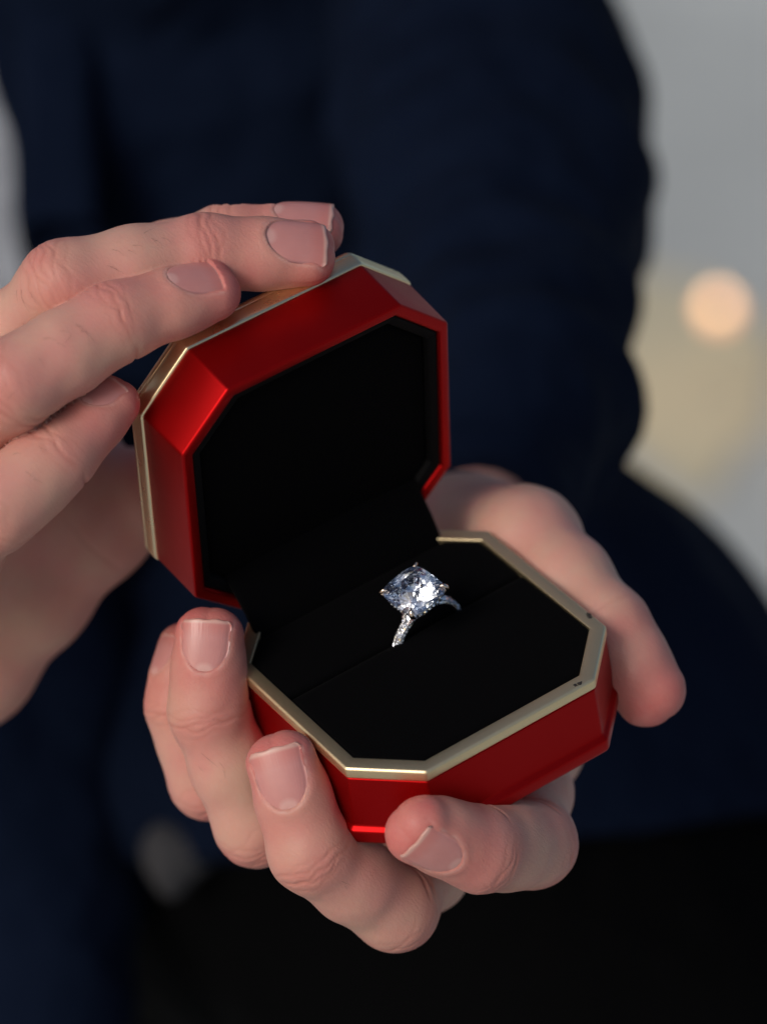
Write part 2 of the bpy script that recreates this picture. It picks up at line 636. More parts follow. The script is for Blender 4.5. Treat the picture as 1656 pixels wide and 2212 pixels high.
# pavé stones on the band, shoulders and gallery
def paves():
    bm = bmesh.new()
    rn_ = random.Random(8)
    def stone(p, nrm, r):
        nrm = Vector(nrm).normalized()
        qd = nrm.to_track_quat('Z', 'Y')
        vs = [bm.verts.new(Vector(p) + qd @ Vector((r * .55 * math.cos(a * math.pi / 3), r * .55 * math.sin(a * math.pi / 3), r * .55))) for a in range(6)]
        ws = [bm.verts.new(Vector(p) + qd @ Vector((r * math.cos(a * math.pi / 3 + .5), r * math.sin(a * math.pi / 3 + .5), 0))) for a in range(6)]
        bt = bm.verts.new(Vector(p) - nrm * r * .8)
        bm.faces.new(vs)
        for a in range(6):
            b = (a + 1) % 6
            bm.faces.new((vs[a], ws[a], vs[b])); bm.faces.new((vs[b], ws[a], ws[b])); bm.faces.new((ws[a], bt, ws[b]))
    for k in range(56):
        an = math.pi / 2 + (0.26 + 0.048 * (k // 2)) * (1 if k % 2 else -1)
        nx, nz = math.cos(an), math.sin(an)
        for s in (-1, 0, 1):
            stone(((RC + .55) * nx, s * .56, zc + (RC + .55) * nz), (nx + rn_.uniform(-.3, .3), s * .5 + rn_.uniform(-.3, .3), nz), .36 + rn_.uniform(-.06, .06))
        for s in (-1, 1):
            stone(((RC + .08) * nx, s * .74, zc + (RC + .08) * nz), (nx * .5 + rn_.uniform(-.4, .4), s, nz * .5 + rn_.uniform(-.4, .4)), .36 + rn_.uniform(-.07, .06))
    for k in range(30):
        an = 2 * math.pi * k / 30
        x, y = cushion_outline(an, 4.2, 4.55, 3.6)
        stone((x, y, -1.35), (x, y, -1), .42)
        x, y = cushion_outline(an + .1, 3.7, 4.0, 3.6)
        stone((x, y, -2.1), (x, y, -3), .40)
    for sx in (-1, 1):
        for sy in (-1, 1):
            for k in range(7):
                t = k / 7
                an = math.pi / 2 - sx * (0.62 * (1 - t) + 0.12 * t)
                p = (RC * math.cos(an) + sx * .6 * t, sy * (.25 + 2 * t ** 1.5) + sy * .35, zc + RC * math.sin(an) + 1.9 * t ** 1.6 + .3)
                stone(p, (sx * .5, sy, .4), .34)
    bmesh.ops.recalc_face_normals(bm, faces=bm.faces)
    bm.verts.index_update()
    V = np.array([x.co[:] for x in bm.verts]); F = [tuple(x.index for x in f_.verts) for f_ in bm.faces]
    bm.free()
    return V, F


M_PAVESTONE = mat('small_diamond', (0.90, 0.93, 1.0), 0.03, 0.95)
bmV, bmF = paves()
# ------------------------------------------------------------------ implicit surface mesher


def capsule(p, a, b, ra, rb):
    ab = b - a
    L2 = ab @ ab
    h = np.clip(((p - a) @ ab) / L2, 0, 1)
    return np.linalg.norm(p - a - h[:, None] * ab, axis=1) - (ra + (rb - ra) * h)


def smin(a, b, k):
    h = np.clip(0.5 + 0.5 * (b - a) / k, 0, 1)
    return b + (a - b) * h - k * h * (1 - h)


def nets(fn, lo, hi, h, coarse=5):
    """surface nets of fn (vectorised, mm) inside a box at spacing h; only near the surface is sampled"""
    lo = np.array(lo, float); hi = np.array(hi, float)
    n = (np.ceil((hi - lo) / h / coarse).astype(int) + 1) * coarse + 1
    nc = (n - 1) // coarse
    cc = np.stack(np.meshgrid(*[(np.arange(k) + 0.5) * coarse * h for k in nc], indexing='ij'), -1).reshape(-1, 3) + lo
    dc = fn(cc).reshape(nc)
    diag = coarse * h * 0.866 * 1.35 + 1.0 * h
    near = np.abs(dc) < diag
    G = np.repeat(np.repeat(np.repeat(dc, coarse, 0), coarse, 1), coarse, 2)
    G = np.pad(G, ((0, 1),) * 3, mode='edge').astype(np.float32)
    M = np.repeat(np.repeat(np.repeat(near, coarse, 0), coarse, 1), coarse, 2)
    M = np.pad(M, ((0, 1),) * 3, mode='edge')
    for ax in range(3):                       # also the far faces of near blocks
        M |= np.roll(M, 1, ax)
    idx = np.argwhere(M)
    for s in range(0, len(idx), 400000):
        part = idx[s:s + 400000]
        G[part[:, 0], part[:, 1], part[:, 2]] = fn(part * h + lo)
    sg = G < 0
    cell = np.zeros(tuple(k - 1 for k in G.shape), np.int8)
    for dx in (0, 1):
        for dy in (0, 1):
            for dz in (0, 1):
                cell += sg[dx:dx + cell.shape[0], dy:dy + cell.shape[1], dz:dz + cell.shape[2]]
    act = (cell > 0) & (cell < 8)
    ci = np.argwhere(act)
    idm = -np.ones(cell.shape, np.int32)
    idm[act] = np.arange(len(ci))
    acc = np.zeros((len(ci), 3)); cnt = np.zeros(len(ci))
    corners = [(0, 0, 0), (1, 0, 0), (0, 1, 0), (1, 1, 0), (0, 0, 1), (1, 0, 1), (0, 1, 1), (1, 1, 1)]
    for i, a in enumerate(corners):
        for j, b in enumerate(corners):
            if j > i and sum(abs(a[k] - b[k]) for k in range(3)) == 1:
                ga = G[ci[:, 0] + a[0], ci[:, 1] + a[1], ci[:, 2] + a[2]]
                gb_ = G[ci[:, 0] + b[0], ci[:, 1] + b[1], ci[:, 2] + b[2]]
                m_ = (ga < 0) != (gb_ < 0)
                t = np.where(m_, ga / (ga - gb_ + 1e-12), 0)
                pa = np.array(a, float); pb = np.array(b, float)
                acc += np.where(m_[:, None], pa + t[:, None] * (pb - pa), 0)
                cnt += m_
    V = (ci + acc / np.maximum(cnt, 1)[:, None]) * h + lo
    Fs = []
    for ax in range(3):
        o1, o2 = [(1, 2), (2, 0), (0, 1)][ax]
        sl0 = [slice(1, -1)] * 3; sl1 = [slice(1, -1)] * 3
        sl0[ax] = slice(0, -1); sl1[ax] = slice(1, None)
        ch = sg[tuple(sl0)] != sg[tuple(sl1)]
        e = np.argwhere(ch)
        if not len(e):
            continue
        off = np.array([1, 1, 1]); off[ax] = 0
        e = e + off
        u = np.zeros(3, int); u[o1] = 1
        w_ = np.zeros(3, int); w_[o2] = 1
        q0 = e - u - w_; q1 = e - w_; q2 = e; q3 = e - u
        ok = np.ones(len(e), bool)
        ids = []
        for qq in (q0, q1, q2, q3):
            inb = (qq >= 0).all(1) & (qq < np.array(cell.shape)).all(1)
            ok &= inb
            qc = np.clip(qq, 0, np.array(cell.shape) - 1)
            ids.append(idm[qc[:, 0], qc[:, 1], qc[:, 2]])
        ids = np.stack(ids, 1)
        ok &= (ids >= 0).all(1)
        fl = sg[e[:, 0], e[:, 1], e[:, 2]]
        a_ = e.copy(); a_[:, ax] += 0
        inside0 = sg[tuple(e.T)]
        ids = np.where(inside0[:, None], ids, ids[:, ::-1])
        Fs.append(ids[ok])
    return V, np.concatenate(Fs)


def grad(fn, p, e=0.05):
    g = np.zeros_like(p)
    for k in range(3):
        d = np.zeros(3); d[k] = e
        g[:, k] = fn(p + d) - fn(p - d)
    n = np.linalg.norm(g, axis=1, keepdims=True)
    return g / np.maximum(n, 1e-9), n[:, 0] / (2 * e)


def project(fn, V, it=2):
    for _ in range(it):
        g, m_ = grad(fn, V)
        d = fn(V) / np.maximum(m_, 0.3)
        V = V - g * np.clip(d, -1.5, 1.5)[:, None]
    return V


def subdivide(V, F):
    """one linear quad subdivision"""
    E = np.concatenate([F[:, [0, 1]], F[:, [1, 2]], F[:, [2, 3]], F[:, [3, 0]]])
    Es = np.sort(E, 1)
    key = Es[:, 0].astype(np.int64) * len(V) + Es[:, 1]
    uk, inv = np.unique(key, return_inverse=True)
    em = 0.5 * (V[uk // len(V)] + V[uk % len(V)])
    fm = V[F].mean(1)
    n0 = len(V); n1 = n0 + len(em); m_ = len(F)
    e01, e12, e23, e30 = [inv[i * m_:(i + 1) * m_] + n0 for i in range(4)]
    fc = np.arange(m_) + n1
    NF = np.concatenate([np.stack([F[:, 0], e01, fc, e30], 1), np.stack([e01, F[:, 1], e12, fc], 1), np.stack([fc, e12, F[:, 2], e23], 1), np.stack([e30, fc, e23, F[:, 3]], 1)])
    return np.concatenate([V, em, fm]), NF


# ------------------------------------------------------------------ hands (all in camera-aligned millimetres: right, down, away)
def K(vx, vy, Z):
    return np.array([(vx - 828) * Z / FV, (vy - 1106) * Z / FV, Z])


def toW(V):
    return CAM + (V @ C2W.T) * 0.001


def nz(v):
    v = np.array(v, float)
    return v / np.linalg.norm(v)


class Finger:
    def __init__(s, joints, radii, dorsal, nail=None, tipdir=None, wide=1.0, kind='finger'):
        s.J = [K(*j) for j in joints]       # tip centre, DIP, PIP, MCP
        s.r = radii
        a = s.J[0] - s.J[1]
        s.axis = nz(a)
        n = nz(dorsal)
        n = nz(n - n @ s.axis * s.axis)
        s.n = n
        s.w = np.cross(s.axis, n)
        s.wide = wide
        s.nail = nail
        s.kind = kind
        # dorsal direction per joint, transported
        s.u = []
        s.dn = []
        for i in range(1, len(s.J)):
            t = nz(s.J[i - 1] - s.J[min(i + 1, len(s.J) - 1)]) if i < len(s.J) - 1 else nz(s.J[i - 1] - s.J[i])
            s.u.append(t)
            s.dn.append(nz(np.cross(s.w, t)) * 1.0 if np.cross(s.w, t) @ n > 0 else nz(np.cross(t, s.w)))

    def sdf(s, p):
        J, r = s.J, s.r
        wd = s.w * s.wide
        mid = J[1] * 0.45 + J[0] * 0.55
        d = np.minimum(capsule(p, mid + wd, J[0] + wd * 0.9, r[0] * 1.0 - s.wide * 0.6, r[0] - s.wide * 0.8),
                       capsule(p, mid - wd, J[0] - wd * 0.9, r[0] * 1.0 - s.wide * 0.6, r[0] - s.wide * 0.8))
        # pulp on the palmar side
        pm = J[0] * 0.75 + J[1] * 0.25 - s.n * (r[0] * 0.22)
        d = smin(d, capsule(p, pm, pm * 0.8 + mid * 0.2, r[0] * 0.86, r[0] * 0.85), 2.0)
        d = smin(d, capsule(p, mid, J[1], r[0] * 1.02, r[1] * 0.985), 2.5)
        for i in range(1, len(J) - 1):
            m_ = 0.5 * (J[i] + J[i + 1])
            # palmar muscle bulge between the joints
            pl = -s.dn[i - 1]
            rm = (0.5 * (r[i] + r[i + 1]) if i < 2 else r[i] * 0.97 + 0.35) * 1.02
            d = smin(d, capsule(p, J[i], m_ + pl * 0.1, r[i], rm), 5.0)
            d = smin(d, capsule(p, m_ + pl * 0.1, J[i + 1], rm, r[i + 1]), 5.0)
        return d


def nail_fit(f, skin):
    """fit the nail plate: quadratic in (s,t) over the dorsal surface of the distal phalanx"""
    hw, L, s0, rot = f.nail              # half width, length, centre offset along the axis from the tip centre, twist
    n = nz(f.n * math.cos(rot) + f.w * math.sin(rot))
    w_ = np.cross(f.axis, n)
    base_pt = f.J[0] + f.axis * s0
    ss, tt = np.meshgrid(np.linspace(-L / 2, L * 0.18, 7), np.linspace(-hw * 0.9, hw * 0.9, 9), indexing='ij')
    ss = ss.ravel(); tt = tt.ravel()
    u = np.full(len(ss), 8.5); skin = f.sdf
    for _ in range(40):
        p = base_pt + ss[:, None] * f.axis + tt[:, None] * w_ + u[:, None] * n
        u = u - skin(p) * 0.8
    A = np.stack([np.ones_like(ss), ss, ss ** 2, tt ** 2, tt ** 4], 1)
    ok = np.abs(skin(base_pt + ss[:, None] * f.axis + tt[:, None] * w_ + u[:, None] * n)) < 0.3
    c = np.linalg.lstsq(A[ok], u[ok], rcond=None)[0]
    c[2] = min(c[2], -0.010)
    c[2] = max(c[2], -0.022)
    f.nf = (base_pt, n, w_, c, hw, L)


def nail_outline(s, t, hw, L):
    """signed distance like measure to the nail outline (negative inside)"""
    sn = s / (L / 2)
    wl = hw * (0.93 + 0.07 * sn)
    # round proximal end, gently curved free edge
    prox = -(s + L / 2) + 0.0
    r = hw * 0.95
    cx = -L / 2 + r
    dprox = np.where(s < cx, np.hypot((s - cx), t * (r / wl)) - r, np.abs(t) - wl)
    dist = s - (L / 2 - 0.10 * t * t / hw * 0.9)
    return np.maximum(np.maximum(dprox, np.abs(t) - wl), dist)


def nail_mesh(f):
    base_pt, n, w_, c, hw, L = f.nf
    NS, NT = 26, 18
    V, F, at = [], [], []
    def height(s, t):
        return c[0] + c[1] * s + c[2] * s * s + c[3] * t * t + c[4] * t ** 4
    top = {}
    for layer in (0, 1):
        for i in range(NS + 1):
            s_ = -L / 2 + L * i / NS
            r = hw * 0.95; cx = -L / 2 + r
            wl = hw * (0.93 + 0.07 * s_ / (L / 2))
            half = wl * math.sqrt(max(0, 1 - ((s_ - cx) / r) ** 2)) if s_ < cx else wl
            half = max(half, 0.05)
            if i > NS * 0.86:
                half *= math.sqrt(1 - 0.30 * ((i / NS - 0.86) / 0.14) ** 2.5)
            for j in range(NT + 1):
                q_ = -1 + 2 * j / NT
                t = q_ * half
                s2 = s_
                if i > NS * 0.6:
                    k = (i / NS - 0.6) / 0.4
                    s2 = s_ - k * 0.10 * t * t / hw
                    s2 += 0.10 * math.sin(q_ * 7 + hw * 9) * k
                ed = min(1.0, (1 - abs(q_)) * half / 0.5)
                u = height(s2, t) - 0.05 + 0.13 * ed - (0.35 if layer else 0)
                p = base_pt + s2 * f.axis + t * w_ + u * n
                V.append(p); at.append((s2 / L + 0.5, q_, 0))
    m_ = (NS + 1) * (NT + 1); nn = NT + 1
    for i in range(NS):
        for j in range(NT):
            a = i * nn + j
            F.append((a, a + 1, a + nn + 1, a + nn))
            F.append((m_ + a, m_ + a + nn, m_ + a + nn + 1, m_ + a + 1))
    bd = [(NS * nn + j, NS * nn + j + 1) for j in range(NT)] + [(i * nn, (i + 1) * nn) for i in range(NS)] + [(i * nn + NT, (i + 1) * nn + NT) for i in range(NS)]
    for a, b in bd:
        F.append((a, b, m_ + b, m_ + a))
    return np.array(V), F, at


def vnoise(p, sc, seed=0):
    """cheap smooth pseudo noise in [-1,1]"""
    r = np.random.default_rng(seed)
    o = np.zeros(len(p))
    for k in range(5):
        d = r.normal(size=3); d /= np.linalg.norm(d)
        o += np.sin(p @ d * sc * (0.7 + 0.25 * k) + r.uniform(0, 6.28))
    return o / 3.2


class Hand:
    def __init__(s, fingers, palm, kpalm=7.0, name='right'):
        s.fs = fingers; s.palm = palm; s.k = kpalm

    def palm_sdf(s, p):
        d = None
        for (a, b, ra, rb) in s.palm:
            q_ = capsule(p, a, b, ra, rb)
            d = q_ if d is None else smin(d, q_, 9.0)
        return d

    def sdf(s, p):
        dp = s.palm_sdf(p)
        d = dp
        for f in s.fs:
            df_ = f.sdf(p)
            d = smin(d, smin(df_, dp, s.k), 0.35)
        return d

    def displace(s, V):
        D = np.stack([f.sdf(V) for f in s.fs], 1)
        own = D.argmin(1)
        dmin = D.min(1)
        dp = s.palm_sdf(V)
        fw = np.clip((dp - dmin) / 6.0, 0, 1)
        g, _ = grad(s.sdf, V)
        disp = 0.06 * vnoise(V, 0.9, 1) + 0.10 * vnoise(V, 0.35, 2)
        red = np.zeros(len(V)); pale = np.zeros(len(V)); crease = np.zeros(len(V))
        for fi, f in enumerate(s.fs):
            sel = np.where((own == fi) & (dmin < 3.0))[0]
            if not len(sel):
                continue
            P = V[sel]; d_ = np.zeros(len(sel)); cr = np.zeros(len(sel))
            wv = vnoise(P, 1.1, 11 + fi)
            for ji in range(1, len(f.J)):
                J = f.J[ji]; u = f.u[ji - 1]; dn = f.dn[ji - 1]
                R_ = f.r[ji]
                rel = P - J
                sx = rel @ u
                lat = rel @ np.cross(u, dn)
                cs = (rel @ dn) / np.maximum(np.linalg.norm(rel - sx[:, None] * u, axis=1), 1e-6)
                dm = np.clip((cs - 0.0) / 0.5, 0, 1)
                isd = (ji == 1)
                if ji >= 3 and f.kind == 'finger':
                    continue
                if isd:
                    lines = [(-2.3, .10), (-1.1, .19), (0.1, .22), (1.4, .17), (2.6, .09)]
                    bend = 0.035
                else:
                    lines = [(-5.2, .10), (-3.6, .16), (-2.0, .22), (-0.5, .26), (1.0, .24), (2.6, .20), (4.1, .14), (5.4, .08)]
                    bend = 0.05
                rr_ = np.random.default_rng(fi * 7 + ji)
                for (s0, dep) in lines:
                    s0 = s0 + rr_.uniform(-.3, .3)
                    sgn = np.sign(s0 + 0.01)
                    curve = s0 + sgn * bend * (-(lat ** 2)) * 0.35 * min(abs(s0) * .5, 1) + 0.45 * wv + 0.5 * np.sin(lat * (0.5 + 0.1 * ji) + s0 * 3 + fi)
                    gr_ = np.exp(-((sx - curve) / 0.30) ** 2)
                    d_ -= dep * 0.62 * gr_ * dm * np.clip((R_ * 1.05 - np.abs(lat)) / 2.5, 0, 1)
                    cr += gr_ * dm * dep * 3
                # palmar flexion creases
                pm_ = np.clip((-cs + 0.15) / 0.5, 0, 1)
                for s0 in ((0.3,) if isd else (() if f.kind == 'thumb' else (-0.9, 1.0))):
                    gr_ = np.exp(-((sx - s0 - 0.3 * wv) / 0.45) ** 2)
                    d_ -= (0.12 if f.kind == 'thumb' else 0.35) * gr_ * pm_
                    cr += gr_ * pm_ * (0.2 if f.kind == 'thumb' else 0.7)
                red[sel] += 0.55 * np.exp(-(sx / 5.0) ** 2) * np.clip(cs + 0.2, 0, 1) * (0.8 if isd else 1.0)
            # finger tip colour
            ts = (P - f.J[0]) @ f.axis
            red[sel] += 0.95 * np.clip((ts + 9.0) / 12.0, 0, 1)
            if f.nail:
                red[sel] += 0.45 * np.exp(-((ts + f.nail[1] * 0.5 - f.nail[2] + 2.5) / 3.5) ** 2)
            # sides of the finger slightly redder
            if f.nail:
                bp, n, w_, c, hw, L = f.nf
                rel = P - bp
                s_ = rel @ f.axis; t = rel @ w_; uu = rel @ n
                hgt = c[0] + c[1] * s_ + c[2] * s_ ** 2 + c[3] * t ** 2 + c[4] * t ** 4
                near = (np.abs(s_) < L) & (np.abs(t) < hw * 1.6) & (uu > 0)
                e = nail_outline(s_, t, hw, L)
                inn = near & (e < 0)
                # push the skin under the plate; a free edge overhangs the pulp
                d_ = np.where(inn, np.minimum(hgt - 0.38 - uu, 0) * np.clip((-e - 0.22) / 0.35, 0, 1), d_)
                notfree = np.clip((L * 0.5 - s_) / 1.5, 0, 1)
                fold = near & (e >= 0)
                d_ = np.where(fold, d_ * np.clip(e / 2.5, 0, 1) + (0.10 * np.exp(-((e - 0.85) / 0.8) ** 2) - 0.03 * np.exp(-(e / 0.25) ** 2)) * notfree, d_)
                pale[sel] += np.where(fold, np.exp(-((e - 0.18) / 0.22) ** 2) * notfree * (0.55 + 0.45 * vnoise(P, 2.4, 5 + fi)), 0)
            disp[sel] += d_ * np.where(True, fw[sel] * 0.9 + 0.1, 1)
            crease[sel] += cr
        W = V + g * disp[:, None]
        return W, np.stack([np.clip(red, 0, 1.3), np.clip(pale, 0, 1), np.clip(crease, 0, 1)], 1)


PXMM = 0.0835

# --- his right hand (left in the picture), on the lid
rf = [
    # middle
    Finger([(664, 548, 686), (440, 549, 684), (140, 616, 678), (-95, 850, 700)], [6.05, 6.5, 7.2, 9.2], (-.08, -.50, -.86), (5.0, 11.6, -2.4, 0.0), wide=1.3),
    # ring
    Finger([(454, 627, 677), (250, 697, 671), (30, 828, 666), (-180, 1060, 698)], [5.9, 6.3, 7.2, 9.0], (-.15, -.62, -.77), (4.7, 9.8, -3.2, 0.0), wide=1.2),
    # little
    Finger([(243, 867, 676), (125, 987, 671), (-8, 1102, 668), (-165, 1290, 702)], [5.15, 5.7, 6.5, 8.5], (-.36, -.42, -.83), (3.7, 7.6, -1.4, 0.0), wide=1.0),
    # index
    Finger([(687, 497, 699), (500, 520, 701), (235, 612, 706), (-60, 800, 724)], [5.6, 6.3, 7.0, 9.0], (-.05, -.80, -.60), (4.9, 11.0, -2.0, 0.0), wide=1.2),
    # thumb, behind the lid
    Finger([(430, 985, 744), (215, 1150, 752), (-70, 1430, 762)], [8.0, 9.0, 11.5], (.2, .3, .93), (6.4, 14, 0, 0.0), wide=1.5, kind='thumb'),
]
rp = [
    (K(-95, 850, 703), K(-620, 1100, 745), 11.5, 17), (K(-180, 1060, 704), K(-640, 1160, 745), 11, 17),
    (K(-165, 1290, 710), K(-660, 1250, 745), 10.5, 17), (K(-60, 800, 726), K(-620, 1040, 750), 10.5, 17),
    (K(-120, 1180, 745), K(120, 985, 752), 14, 12), (K(-70, 1430, 762), K(-560, 1240, 765), 13, 18), (K(-120, 1000, 735), K(130, 1010, 760), 14, 11),
    (K(-640, 1120, 748), K(-900, 1180, 775), 20, 22),
]
# --- his left hand (below and behind the box)
lf = [
    # middle
    Finger([(608, 1645, 679), (672, 1838, 682), (852, 1962, 697), (990, 1790, 738)], [6.35, 6.8, 7.1, 9.3], (-.15, .05, -.98), (5.0, 11.4, -1.9, 0.0), wide=1.3),
    # ring
    Finger([(452, 1374, 694), (450, 1535, 697), (553, 1782, 704), (850, 1770, 746)], [6.2, 6.5, 6.8, 8.8], (-.10, .10, -.98), (4.7, 9.6, -0.6, 0.0), wide=1.2),
    # little
    Finger([(402, 1402, 713), (392, 1525, 712), (450, 1690, 716), (740, 1720, 752)], [5.7, 5.8, 6.1, 8.0], (-.8, .1, -.5), (3.8, 7.8, -1.4, 0.0), wide=0.9),
    # index
    Finger([(906, 1793, 670), (1038, 1834, 680), (1150, 1823, 697), (1130, 1610, 737)], [6.45, 6.9, 7.2, 9.3], (.20, .60, -.75), (4.6, 10.2, -1.6, 0.0), wide=1.2),
    # thumb along the right side of the box, pad towards the camera
    Finger([(1404, 1497, 705), (1309, 1356, 709), (1135, 1165, 728), (985, 1168, 760)], [6.8, 7.3, 9.0, 12.0], (.22, -.30, .93), (5.8, 12.0, -3.0, 0.0), wide=1.3, kind='thumb'),
]
lp = [
    (K(1130, 1600, 740), K(1040, 1260, 800), 11.5, 15), (K(990, 1760, 742), K(1010, 1280, 802), 11.5, 15),
    (K(860, 1740, 748), K(980, 1290, 802), 11, 15), (K(760, 1690, 754), K(960, 1290, 804), 10, 15),
    (K(1135, 1185, 735), K(985, 1220, 785), 10, 17), (K(1000, 1185, 765), K(1000, 1230, 800), 13, 15),
    (K(1000, 1230, 800), K(1035, 1175, 822), 14, 12),
]
RH = Hand(rf, rp)
LH = Hand(lf, lp)
PERSON = empty('person', 'man in navy suit and white shirt holding the open box in both hands', 'person', (-0.05, 0.45, 0))
PL = np.array(PERSON.location)

# skin material
M_SKIN = mat('skin', (0.5, 0.3, 0.25), 0.42, 0, spec=0.3)
q = N(M_SKIN)
at_ = q.n('Attribute', attribute_name='skin')
sp = q.n('SeparateXYZ')
q.l(at_.outputs['Vector'], sp.inputs[0])
tc = q.n('TexCoord').outputs['Object']
mott = q.ramp(q.noise(75, 5, tc), 0.32, 0.66)
fine = q.noise(900, 3, tc)
c1 = q.mix(mott, (0.54, 0.322, 0.248), (0.55, 0.245, 0.212))
rf_ = q.math('MULTIPLY', sp.outputs[0], q.math('MULTIPLY_ADD', q.noise(130, 4, tc), 0.9, 0.5))
c2 = q.mix(q.math('MINIMUM', rf_, 1.0), c1, (0.50, 0.125, 0.12))
c3 = q.mix(q.math('MULTIPLY', sp.outputs[1], 0.25), c2, (0.80, 0.66, 0.60))
c4 = q.mix(q.math('MULTIPLY', sp.outputs[2], 0.5), c3, (0.40, 0.13, 0.10))
c5 = q.mix(q.math('MULTIPLY', fine, 0.18), c4, (0.62, 0.36, 0.28))
q.l(c5, q.b.inputs['Base Color'])
vo = q.n('TexVoronoi', feature='DISTANCE_TO_EDGE')
vo.inputs['Scale'].default_value = 1500
q.l(tc, vo.inputs['Vector'])
wv1 = q.n('TexWave', wave_type='BANDS', bands_direction='DIAGONAL')
wv1.inputs['Scale'].default_value = 380
wv1.inputs['Distortion'].default_value = 9
wv1.inputs['Detail'].default_value = 3
wv1.inputs['Detail Scale'].default_value = 1.6
q.l(tc, wv1.inputs['Vector'])
hb = q.math('ADD', q.math('MULTIPLY', wv1.outputs['Fac'], 0.35), q.math('ADD', q.math('MULTIPLY', q.math('MINIMUM', vo.outputs['Distance'], 0.25), 1.6), q.math('MULTIPLY', q.noise(2600, 2, tc), 0.5)))
q.l(q.bump(hb, 0.00010, 0.4), q.b.inputs['Normal'])
q.l(q.math('MULTIPLY_ADD', q.noise(700, 2, tc), 0.22, 0.36), q.b.inputs['Roughness'])
q.b.inputs['Subsurface Weight'].default_value = 0.22
q.b.inputs['Subsurface Radius'].default_value = (1.0, 0.35, 0.2)
q.b.inputs['Subsurface Scale'].default_value = 0.0022

M_NAIL = mat('fingernail', (0.6, 0.3, 0.28), 0.30, 0, spec=0.5)
q = N(M_NAIL)
at_ = q.n('Attribute', attribute_name='nail')
sp = q.n('SeparateXYZ')
q.l(at_.outputs['Vector'], sp.inputs[0])
tc = q.n('TexCoord').outputs['Object']
pos = q.math('ADD', sp.outputs[0], q.math('MULTIPLY', q.math('MULTIPLY', sp.outputs[1], sp.outputs[1]), 0.035))
free = q.ramp(pos, 0.915, 0.955)
lun = q.ramp(q.math('ADD', pos, q.math('MULTIPLY', q.math('MULTIPLY', sp.outputs[1], sp.outputs[1]), 0.22)), 0.14, 0.22, (1, 1, 1), (0, 0, 0))
band_ = q.ramp(pos, 0.68, 0.86)
c1 = q.mix(q.noise(260, 3, tc), (0.48, 0.20, 0.19), (0.55, 0.25, 0.235))
c2 = q.mix(q.math('MULTIPLY', lun, 0.4), c1, (0.68, 0.46, 0.42))
c3 = q.mix(q.math('MULTIPLY', band_, 0.55), c2, (0.52, 0.17, 0.15))
c4 = q.mix(q.math('MULTIPLY', free, 0.45), c3, (0.66, 0.50, 0.42))
q.l(c4, q.b.inputs['Base Color'])
q.b.inputs['Subsurface Weight'].default_value = 0.15
q.b.inputs['Subsurface Radius'].default_value = (1.0, 0.4, 0.3)
q.b.inputs['Subsurface Scale'].default_value = 0.001
wvn = q.n('CombineXYZ')
q.l(q.math('MULTIPLY', sp.outputs[1], 9.0), wvn.inputs[0])
q.l(sp.outputs[0], wvn.inputs[1])
q.l(q.bump(q.noise(2.0, 2, wvn.outputs[0]), 0.00008, 0.5), q.b.inputs['Normal'])

HV, HF, HA = [], [], []
nails = []
voff = 0
HRES = 0.7


def add_mesh(V, F, A):
    global voff
    HV.append(V); HF.append(F + voff); HA.append(A)
    voff += len(V)


FAST_HANDS = False
for hd, lo, hi in ((RH, K(-960, 380, 640), K(800, 1700, 805)), (LH, K(250, 900, 650), K(1560, 2130, 835))):
    l2 = np.minimum(lo, hi); h2 = np.maximum(lo, hi)
    l2[2] = lo[2]; h2[2] = hi[2]
    for f in hd.fs:
        if f.nail:
            nail_fit(f, hd.sdf)
    V, F = nets(hd.sdf, l2, h2, HRES)
    V = project(hd.sdf, V, 2)
    V, F = subdivide(V, F)
    V = project(hd.sdf, V, 1)
    V, A = hd.displace(V)
    add_mesh(toW(V), F, A)
    for f in hd.fs:
        if f.nail:
            nails.append(nail_mesh(f))


def W2(fn_list, k):
    """sdf from capsules in world millimetres with smooth union"""
    cs = [(np.array(a, float) * 1000, np.array(b, float) * 1000, ra * 1000, rb * 1000) for a, b, ra, rb in fn_list]
    def fn(p):
        d = None
        for a, b, ra, rb in cs:
            q_ = capsule(p, a, b, ra, rb)
            d = q_ if d is None else smin(d, q_, k)
        return d
    return fn


# the rest of the body, under the clothes, and the head above the frame
CX = -0.13
SHL, SHR = np.array([0.06, 0.50, 1.19]), np.array([-0.32, 0.50, 1.19])
ELL = C(1075, 330, 1030)
ELR = np.array([-0.36, 0.33, 0.90])
WRL = C(1035, 1200, 826)
WRR = toW(K(-880, 1180, 772)[None])[0]
HEAD = np.array([CX + 0.05, 0.38, 1.53])
body_caps = [
    (WRL, ELL, 0.0125, 0.022), (ELL, C(985, -160, 1150), .030, .030), (C(985, -160, 1150), SHL, 0.030, 0.04), (WRR, ELR, 0.022, 0.036), (ELR, SHR, 0.036, 0.045),
    (SHL, SHR, 0.055, 0.055), ((CX - .08, .52, 1.12), (CX - .07, .55, .72), .10, .10), ((CX + .08, .52, 1.12), (CX + .07, .55, .72), .10, .10),
    ((CX, .50, 1.22), (CX + .04, .43, 1.42), 0.058, 0.052),
    (HEAD + [0, .02, .03], HEAD + [0, .03, .02], 0.082, 0.082), (HEAD + [0, -.01, -.02], HEAD + [0, -.035, -.075], 0.062, 0.038),
    (HEAD + [0, -.068, .0], HEAD + [0, -.098, -.035], 0.010, 0.013), (HEAD + [-.012, -.082, -.075], HEAD + [.012, -.082, -.075], 0.008, 0.008),
    (HEAD + [-.078, .01, .0], HEAD + [-.082, .015, -.03], 0.010, 0.008), (HEAD + [.078, .01, .0], HEAD + [.082, .015, -.03], 0.010, 0.008),
    (HEAD + [-.045, -.058, .022], HEAD + [.045, -.058, .022], 0.012, 0.012),
]
fnb = W2(body_caps, 14)
